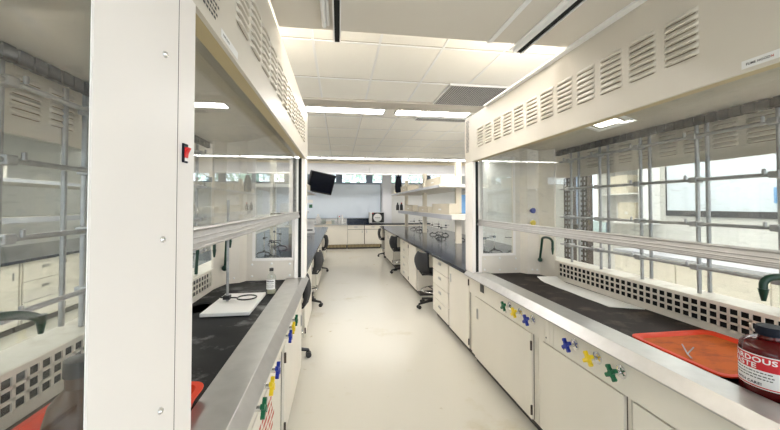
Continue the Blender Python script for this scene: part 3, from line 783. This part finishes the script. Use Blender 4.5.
beaker(-.55, 13.05, .07, .16, 'clear glass beaker beside the tall white jug')
beaker(-.22, 13.05, .06, .13, 'clear glass beaker in the middle of the sink counter')
t = thing('sponge_tub', (-.36, 12.85, .9), 'low tan plastic tub on the sink counter', 'tub')
MB().box((-.10, -.06, .0004), (.10, .06, .01)).box((-.10, -.06, .01), (-.09, .06, .10)).box((.09, -.06, .01), (.10, .06, .10)).box((-.09, -.06, .01), (.09, -.05, .10)).box((-.09, .05, .01), (.09, .06, .10)).build('shell', 'card', t)
# sign and paper on the board
tag(MB().box((-1.12, YF-.036, 1.49), (-1.0, YF-.0305, 1.62)).build('safety_sign', 'green'), 'small green sign on the whiteboard below the television', 'sign')
tag(MB().box((-1.22, YF-.034, 1.68), (-.98, YF-.0305, 1.80)).build('paper_sign', 'paper'), 'small white paper notice on the whiteboard, right under the television', 'paper')
# television on an arm
t = thing('tv', (-.56, 11.18, 2.30), 'black flat television tilted on a bracket below the ceiling', 'television')
tv = MB().box((-.43, -.04, -.33), (.43, .04, .33)).build('casing', 'black', t, bevel=.012)
scn = MB().box((-.395, -.044, -.285), (.395, -.0405, .305)).build('screen', 'screen', tv)
tv.rotation_euler = (math.radians(14), math.radians(9), math.radians(28))
MB().box((-.10, .64, .365), (.10, .76, .3795)).tube([(0, .70, .365), (0, .70, .06), (0, .65, .02), (0, .03, .0)], .022, 10).build('bracket', 'dark', t)
# pipe rail
t = thing('pipe_rail', (0, 11.45, 2.615), 'long white pipe running across the room in front of the windows', 'pipe')
MB().tube([(XL, 0, 0), (XR, 0, 0)], .028, 10).build('pipe', 'shade', t, True)
for x in (-5, -2, 1, 4): MB().tube([(x, 0, .0285), (x, .0, .22), (x, .369, .24)], .006, 6).build('hanger', 'chrome', t, True)
# balance on the bench
t = thing('lab_balance', (-.70, 8.7, BZ), 'white laboratory balance with a glass draft shield on the black bench', 'balance')
MB().box((-.11, -.16, .0005), (.11, .16, .07)).build('base', 'white', t, bevel=.015)
MB().box((-.095, 0, .0705), (.095, .15, .075)).box((-.095, .0, .27), (.095, .15, .30)).box((-.10, .0, .075), (-.09, .012, .27)).box((.09, .0, .075), (.10, .012, .27)).box((-.095, .14, .075), (.095, .15, .27)).build('draft_shield', 'white', t)
MB().lathe([(.05, .08), (.05, .085), (.01, .085)], (0, .07, 0), 18).build('pan', 'chrome', t, True)
MB().box((-.07, -.155, .0705), (.07, -.06, .09)).build('display', 'dark', t)

# ring stands on the benches
def ring_stand(loc, rz, label, grp, first=[None]):
    if first[0]: return dup(first[0], loc, label, rz, grp)
    T = thing('support_stand', loc, label, 'stand', grp, rz)
    for k in range(3):
        a = 2*PI*k/3; MB().tube([(0, 0, .05), (.10*math.cos(a), .10*math.sin(a), .04), (.15*math.cos(a), .15*math.sin(a), .0085)], .012, 8, r1=.008).build('leg', 'black', T, True)
    MB().tube([(0, 0, .045), (0, 0, .075)], .022, 10).build('hub', 'black', T, True)
    MB().tube([(0, 0, .07), (0, 0, .36)], .008, 8).build('rod', 'chrome', T, True)
    MB().box((-.025, -.02, .25), (.025, .02, .285)).tube([(0, 0, .268), (.13, 0, .268)], .007, 8).tube([(.13, -.03, .268), (.17, -.03, .268)], .006, 6).tube([(.13, .03, .268), (.17, .03, .268)], .006, 6).tube([(.13, -.03, .268), (.13, .03, .268)], .006, 6).build('clamp', 'dark', T)
    first[0] = T; T.scale = (.75, .75, .85)
    return T
gs = 'support stands on the shelved bench'
for i, (x, y, r) in enumerate([(2.03, 6.75, .3), (2.35, 6.55, 1.2), (2.10, 7.15, 2.2), (2.38, 7.55, .8), (2.12, 7.75, 4.), (2.36, 8.05, 2.), (2.08, 8.75, 5.), (2.3, 9.1, 1.), (2.1, 9.6, 3.), (2.32, 9.9, .2)]):
    ring_stand((x, y, BZ), r, 'black three-legged support stand on the bench under the beige-posted shelf', gs)
for i, (x, y, r) in enumerate([(1.98, 4.55, .5), (2.22, 4.75, 1.5), (2.45, 4.6, 3.), (2.15, 5.25, 2.2)]):
    ring_stand((x, y, BZ), r, 'support stand seen through the end window of the waste bottle hood', 'support stands behind the end window')
for i, (x, y, r) in enumerate([(-.86, 4.6, .4), (-1.02, 5.0, 1.6), (-1.2, 4.7, 3.1), (-.92, 5.7, 2.), (-1.1, 6.2, 5.)]):
    ring_stand((x, y, BZ), r, 'support stand seen through the end window of the red switch hood', 'support stands behind the switch hood')

# things on the shelves of the bench
def carton(x0, y0, z, w, d, h, label, mat='card', grp='beige boxes on the shelves'):
    t = thing('storage_box', (x0, y0, z), label, 'box', grp)
    MB().box((0, 0, .0006), (w, d, h)).build('body', mat, t, bevel=.004)
    MB().box((-.003, d*.42, h*.35), (-.0004, d*.58, h*.5)).build('label_patch', 'paper', t)
    return t
ZU, ZL_ = BZ+.985+.05, BZ+.43+.09
carton(1.72, 5.75, ZU, .30, 1.05, .15, 'long beige box on the top shelf, nearest the fume hood')
carton(1.72, 8.7, ZU, .30, .9, .16, 'beige box on the top shelf near the dark bag')
carton(1.74, 10.3, ZU, .30, .55, .12, 'low beige box at the window end of the top shelf')
carton(1.90, 5.85, ZL_, .145, 1.1, .19, 'long beige box on the lower shelf, nearest the fume hood')
carton(1.90, 7.3, ZL_, .145, .95, .13, 'low beige box on the lower shelf, in the middle')
carton(1.90, 8.9, ZL_, .145, 1.1, .16, 'beige box on the lower shelf, towards the windows')
carton(1.95, 7.0, BZ+.985-.205, .25, .001+.2, .2, 'small beige box hung under the top shelf') if False else None
t = thing('plastic_bag', (1.70, 9.9, ZU), 'dark blue-black cloth bag standing on the top shelf', 'bag')
MB().lathe([(.05, .0006), (.09, .02), (.105, .18), (.085, .36), (.05, .44), (.06, .47)], seg=18, sy=.8).build('body', 'navy', t, True)
MB().ring((0, 0, .48), .05, .008, ax=(1, 0, 0)).build('handle', 'navy', t, True)
t = thing('blue_box', (2.30, 6.35, ZL_), 'tall pale blue box between the shelves near the fume hood', 'box')
MB().box((0, 0, .0006), (.25, .35, .36)).build('body', 'skyblue', t, bevel=.004); MB().box((-.003, .05, .1), (-.0004, .3, .2)).build('label_patch', 'paper', t)
for i, (x, y, c, lab) in enumerate([(1.78, 10.95, 'navy', 'dark bottle at the window end of the lower shelf'), (1.90, 10.92, 'redbot', 'bottle with a red cap at the window end of the lower shelf')]):
    b = bottle('reagent_bottle', x+.06, y-.08, ZL_, .05, .24, 'dark', c, lab, grp='bottles on the lower shelf')
# left shelf boxes (seen in the sash glass)
for i, (y, h, z, lab) in enumerate([(6.2, .22, ZU, 'beige box on the top shelf of the balance bench, nearer the hood'), (8.7, .18, ZU, 'beige box on the top shelf of the balance bench, nearer the windows'), (6.6, .2, ZL_, 'beige box on the lower shelf of the balance bench, nearer the hood'), (9.0, .15, ZL_, 'beige box on the lower shelf of the balance bench, nearer the windows')]):
    carton(*((-1.06, y, z, .28) if z == ZU else (-1.07, y, z, .14)), 1.0, h, lab)
for i, (y, h, z, lab) in enumerate([(.7, .25, ZU, 'white box on the top shelf in the next bay, near the camera'), (2.2, .2, ZU, 'white box on the top shelf in the next bay, second along'), (3.4, .22, ZL_, 'grey box on the lower shelf in the next bay'), (4.4, .25, ZU, 'white box on the top shelf in the next bay, farthest along')]):
    carton(*((-4.57, y, z, .28) if z == ZU else (-4.58, y, z, .14)), .8, h, lab, 'shelf' if i != 2 else 'shelfedge', 'boxes on the next bay shelf')

# ------------------------------------------------------------------ inside the hoods
HZ = .9146
t = thing('white_pad', (0, 0, HZ), 'white absorbent pad lying flat on the dark hood surface', 'pad')
m = MB(); pts = [(1.97, 2.93), (1.79, 2.95), (1.79, 2.10), (1.985, 2.02)]
n = 14; G = []
for i in range(n+1):
    a = i/n
    row = []
    for j in range(n+1):
        b = j/n
        p = (Vector(pts[0])*(1-a)+Vector(pts[3])*a)*(1-b)+(Vector(pts[1])*(1-a)+Vector(pts[2])*a)*b
        z = .0045+.003*abs(math.sin(a*9))*b+(.03*max(0, .10-a)/.10)
        row.append((p.x, p.y, z))
    G.append(row)
A = [[m.v(p) for p in r] for r in G]; B = [[m.v((p[0], p[1], p[2]-.0035)) for p in r] for r in G]
for i in range(n):
    for j in range(n):
        m.face([A[i][j], A[i][j+1], A[i+1][j+1], A[i+1][j]]); m.face([B[i][j], B[i+1][j], B[i+1][j+1], B[i][j+1]])
for i in range(n): m.face([A[i][0], A[i+1][0], B[i+1][0], B[i][0]]); m.face([A[i][-1], B[i][-1], B[i+1][-1], A[i+1][-1]]); m.face([A[0][i], B[0][i], B[0][i+1], A[0][i+1]]); m.face([A[-1][i], A[-1][i+1], B[-1][i+1], B[-1][i]])
m.build('sheet', 'pad', t, True)

def tray(x0, y0, x1, y1, h, matw, matf, label):
    t = thing('tray', (x0, y0, HZ), label, 'tray', 'plastic trays in the hoods'); w, d = x1-x0, y1-y0; th = .008; fl = .014
    m = MB()
    def loop(i, z):
        r = .045-i*.4; r = max(.02, r); P = []
        for (cx, cy, a0) in ((w-i-r, d-i-r, 0), (i+r, d-i-r, PI/2), (i+r, i+r, PI), (w-i-r, i+r, 3*PI/2)):
            for k in range(5): a = a0+PI/2*k/4; P.append((cx+r*math.cos(a), cy+r*math.sin(a), z))
        return [m.v(p) for p in P]
    Ls = [loop(.02, .0006), loop(.004, h-.006), loop(-.008, h-.006), loop(-.008, h), loop(.012, h), loop(.028, .008)]
    for a, b in zip(Ls, Ls[1:]):
        for k in range(20): m.face([a[k], a[(k+1) % 20], b[(k+1) % 20], b[k]])
    m.face(Ls[0][::-1])
    o = m.build('rim', matw, t, True)
    m = MB(); P = []
    i, r = .0282, .034
    for (cx, cy, a0) in ((w-i-r, d-i-r, 0), (i+r, d-i-r, PI/2), (i+r, i+r, PI), (w-i-r, i+r, 3*PI/2)):
        for k in range(5): a = a0+PI/2*k/4; P.append((cx+r*math.cos(a), cy+r*math.sin(a)))
    m.prism(P, .006, .0082, 'w'); m.build('tray_floor', matf, t)
    return t
tray(1.483, 1.155, 1.95, 1.60, .020, 'red', 'orange', 'orange-red plastic tray beside the hazardous waste bottle')
tray(-.90, 1.0, -.472, 1.335, .055, 'red', 'red', 'bright red plastic tray inside the hood with the red switch')
# tweezers in the tray
tag(MB().tube([(1.56, 1.37, HZ+.0125), (1.60, 1.43, HZ+.03)], .003, 6).tube([(1.56, 1.37, HZ+.0125), (1.615, 1.39, HZ+.03)], .003, 6).tube([(1.56, 1.37, HZ+.0125), (1.535, 1.33, HZ+.0125)], .003, 6).build('tweezers', 'rod', None, True), 'small metal tweezers lying in the orange-red tray', 'tweezers')

# hazardous waste bottle
BX, BYY, BR, BH = 1.560, 1.06, .0865, .20
TZ = HZ
t = thing('waste_bottle', (BX, BYY, TZ), 'squat dark red hazardous waste bottle with a black cap and red label', 'bottle')
MB().lathe([(BR*.90, .0006), (BR*.98, .008), (BR, .02), (BR, .155), (BR*.97, .172), (BR*.85, .188), (BR*.55, .198), (BR*.40, .201), (BR*.40, .212)], seg=40).build('body', 'waste', t, True)
MB().lathe([(BR*.46, .2125), (BR*.48, .218), (BR*.48, .238), (BR*.44, .243), (.001, .243)], seg=28).build('cap', 'navy', t, True)
cyl = lambda a0, R, z0, k: (lambda x, y: (R*math.cos(a0+k*x/R), R*math.sin(a0+k*x/R), y+z0))
A0 = math.radians(150)
def band(z0, z1, a0, a1, R, name, mat, par):
    m = MB(); n = 40
    P = [(math.cos(a0+(a1-a0)*k/n), math.sin(a0+(a1-a0)*k/n)) for k in range(n+1)]
    for p, q in zip(P, P[1:]): m.quad((p[0]*R, p[1]*R, z0), (q[0]*R, q[1]*R, z0), (q[0]*R, q[1]*R, z1), (p[0]*R, p[1]*R, z1))
    return m.build(name, mat, par, True, recalc=False)
a0, a1 = math.radians(88), math.radians(322)
lab = band(.036, .152, a0, a1, BR+.0006, 'label_paper', 'paper', t)
band(.100, .1485, a0+.02, a1-.02, BR+.0011, 'label_red_field', 'labelred', lab)
band(.039, .043, a0+.02, a1-.02, BR+.0011, 'label_red_line', 'labelred', lab)
def wrap(s, size, ang, z, mat, bold, k=1.):
    m, w = text_mb(s, size, cyl(math.radians(ang), BR+.0017, z, k), bold); m.build('lettering', mat, lab, recalc=False)
wrap('HAZARDOUS', .0245, 92, .1265, 'white', .0007, 1.3)
wrap('WASTE', .0245, 118, .1045, 'white', .0007, 1.3)
wrap('HANDLE WITH CARE!', .0125, 100, .0485, 'ink', .0005, 1.15)
m = MB(); R2 = BR+.0014
for r, z in enumerate((.093, .082, .072)):
    a = math.radians(135)
    while a < math.radians(215):
        b = a+random.uniform(.05, .15); m.quad(*[(R2*math.cos(q), R2*math.sin(q), zz) for q, zz in ((a, z), (b, z), (b, z-.0035), (a, z-.0035))]); a = b+.03
m.build('small_print', 'ink', lab, recalc=False)
m = MB()
for q0, q1, z0, z1 in ((246, 249, .044, .097), (249, 300, .094, .097), (249, 300, .044, .047)):
    qa, qb = math.radians(q0), math.radians(q1); k = 10
    for i in range(k):
        u, v = qa+(qb-qa)*i/k, qa+(qb-qa)*(i+1)/k
        m.quad((R2*math.cos(u), R2*math.sin(u), z0), (R2*math.cos(v), R2*math.sin(v), z0), (R2*math.cos(v), R2*math.sin(v), z1), (R2*math.cos(u), R2*math.sin(u), z1))
m.build('label_frame', 'ink', lab, recalc=False)

# dark bottle at the near tray
t = bottle('amber_bottle', -.60, .915, HZ, .062, .33, 'amber', 'black', 'dark amber bottle partly hidden behind the wide cream post', grp=None)
# stand with white base, rod and ring
t = thing('ring_stand', (-.69, 2.50, HZ), 'support stand with a white base plate and a black ring clamp', 'stand')
MB().prism([(-.145, -.24), (.145, -.24), (.145, .25), (-.145, .25)], .004, .026, 'w').build('base_plate', 'white', t, bevel=.004)
MB().prism([(-.135, -.23), (.135, -.23), (.135, .24), (-.135, .24)], .0005, .0038, 'w').build('base_pad', 'black', t)
MB().tube([(-.065, .03, .0265), (-.065, .03, .72)], .009, 12).build('rod', 'rod', t, True)
rg = MB().ring((.065, .02, .05), .062, .005).build('ring', 'black', t, True)
MB().tube([(.004, .02, .05), (-.11, .03, .052)], .005, 8).box((-.09, .01, .04), (-.045, .05, .066)).build('clamp', 'black', rg)
# clear bottle with label
t = bottle('reagent_bottle', -.515, 2.80, HZ, .036, .20, 'glassb', 'black', 'clear reagent bottle with a white label and black cap, in the hood', grp=None)
MB().lathe([(.031, .006), (.033, .035), (.001, .035)], seg=18).build('liquid', pbr('cloudy_liquid', (.50, .47, .36), .2), t, True)
m = MB(); R_ = .0367
for k in range(14):
    a, b = math.radians(200+k*9), math.radians(209+k*9); m.quad((R_*math.cos(a), R_*math.sin(a), .04), (R_*math.cos(b), R_*math.sin(b), .04), (R_*math.cos(b), R_*math.sin(b), .115), (R_*math.cos(a), R_*math.sin(a), .115))
lb = m.build('paper_label', 'paper', t, recalc=False)
m = MB(); R_ = .0371
for z in (.105, .085, .07, .06): 
    for k in range(8):
        a, b = math.radians(212+k*12), math.radians(221+k*12); h = .008 if z == .105 else .003
        m.quad((R_*math.cos(a), R_*math.sin(a), z-h), (R_*math.cos(b), R_*math.sin(b), z-h), (R_*math.cos(b), R_*math.sin(b), z), (R_*math.cos(a), R_*math.sin(a), z))
m.build('printed_lines', 'ink', lb, recalc=False)

# ------------------------------------------------------------------ beyond the hood with the waste bottle
t = thing('whiteboard', (XR-.03, 0, 0), 'pale blue whiteboard seen through the back glass of the waste bottle hood', 'whiteboard')
MB().box((.005, 1.6, 1.52), (.029, 4.55, 2.55)).build('surface', 'board', t)
MB().box((0, 1.58, 1.44), (.029, 4.57, 1.52)).box((0, 4.55, 1.52), (.029, 4.57, 2.55)).build('frame', 'dark', t)
tag(MB().box((XR-.036, 2.95, 1.62), (XR-.0255, 3.25, 1.80)).build('blue_poster', 'skyblue'), 'blue sheet on the whiteboard behind the waste bottle hood', 'poster')
def side_cab(y0, y1, label):
    R = thing('side_cabinet', (XR-.62, y0, 0), label, 'cabinet', 'cabinets along the side wall'); L = y1-y0
    MB().box((.02, 0, .0), (.615, L, .88)).build('body', 'cab', R); MB().box((0, .01, .10), (.0195, L-.01, .87)).build('door', 'cab', R)
    MB().box((-.02, -.0, .8805), (.615, L, .92)).build('top', 'shelfedge', R)
for i, l in enumerate(['pale cabinet on the side wall, nearest the camera', 'pale cabinet on the side wall, second from the camera', 'pale cabinet on the side wall, third from the camera', 'pale cabinet on the side wall, below the cupboard']): side_cab(.9+1.0*i, 1.895+1.0*i, l)
t = thing('wall_cupboard', (XR-.35, 4.68, 1.30), 'open white cupboard on the side wall with tan boxes', 'cupboard')
m = MB(); m.box((0, 0, 0), (.345, .04, .95)).box((0, .86, 0), (.345, .90, .95)).box((0, .04, 0), (.345, .86, .04)).box((0, .04, .91), (.345, .86, .95)).box((.33, .04, .04), (.345, .86, .91))
m.build('carcass', 'white', t); MB().box((.01, .04, .47), (.33, .86, .49)).build('shelf', 'white', t)
carton(XR-.28, 4.85, 1.341, .2, .35, .3, 'tan box in the white wall cupboard, lower shelf', 'card', 'boxes in the wall cupboard')
carton(XR-.28, 5.0, 1.791, .2, .35, .3, 'tan box in the white wall cupboard, upper shelf', 'card', 'boxes in the wall cupboard')
t = thing('slotted_rack', (2.42, 3.0, 0), 'dark slotted steel rack standing behind the waste bottle hood', 'rack')
for y in (.10, .34):
    u = MB(); u.box((0, y, 0), (.06, y+.12, 2.3)).build('upright', 'brown', t)
    sl = MB()
    for q in (.025, .075):
        for k in range(40): sl.box((-.003, y+q, .2+.05*k), (-.0003, y+q+.016, .228+.05*k))
    sl.build('slots', 'shelfedge', t)
for z in (.6, 1.36): MB().box((-.03, .221, z), (.06, .339, z+.04)).build('cross_beam', 'brown', t)

# ------------------------------------------------------------------ world and view
w = bpy.data.worlds.new('world'); SC.world = w; w.use_nodes = True
n = w.node_tree; n.nodes.clear(); out = n.nodes.new('ShaderNodeOutputWorld'); bg = n.nodes.new('ShaderNodeBackground')
bg.inputs[0].default_value = (.84, .92, 1., 1); bg.inputs[1].default_value = 2.2
n.links.new(bg.outputs[0], out.inputs[0])
SC.view_settings.view_transform = 'Standard'; SC.view_settings.look = 'None'; SC.view_settings.gamma = 1; SC.view_settings.use_curve_mapping = False
SC.view_settings.exposure = .66
SC.cycles.transparent_max_bounces = 24
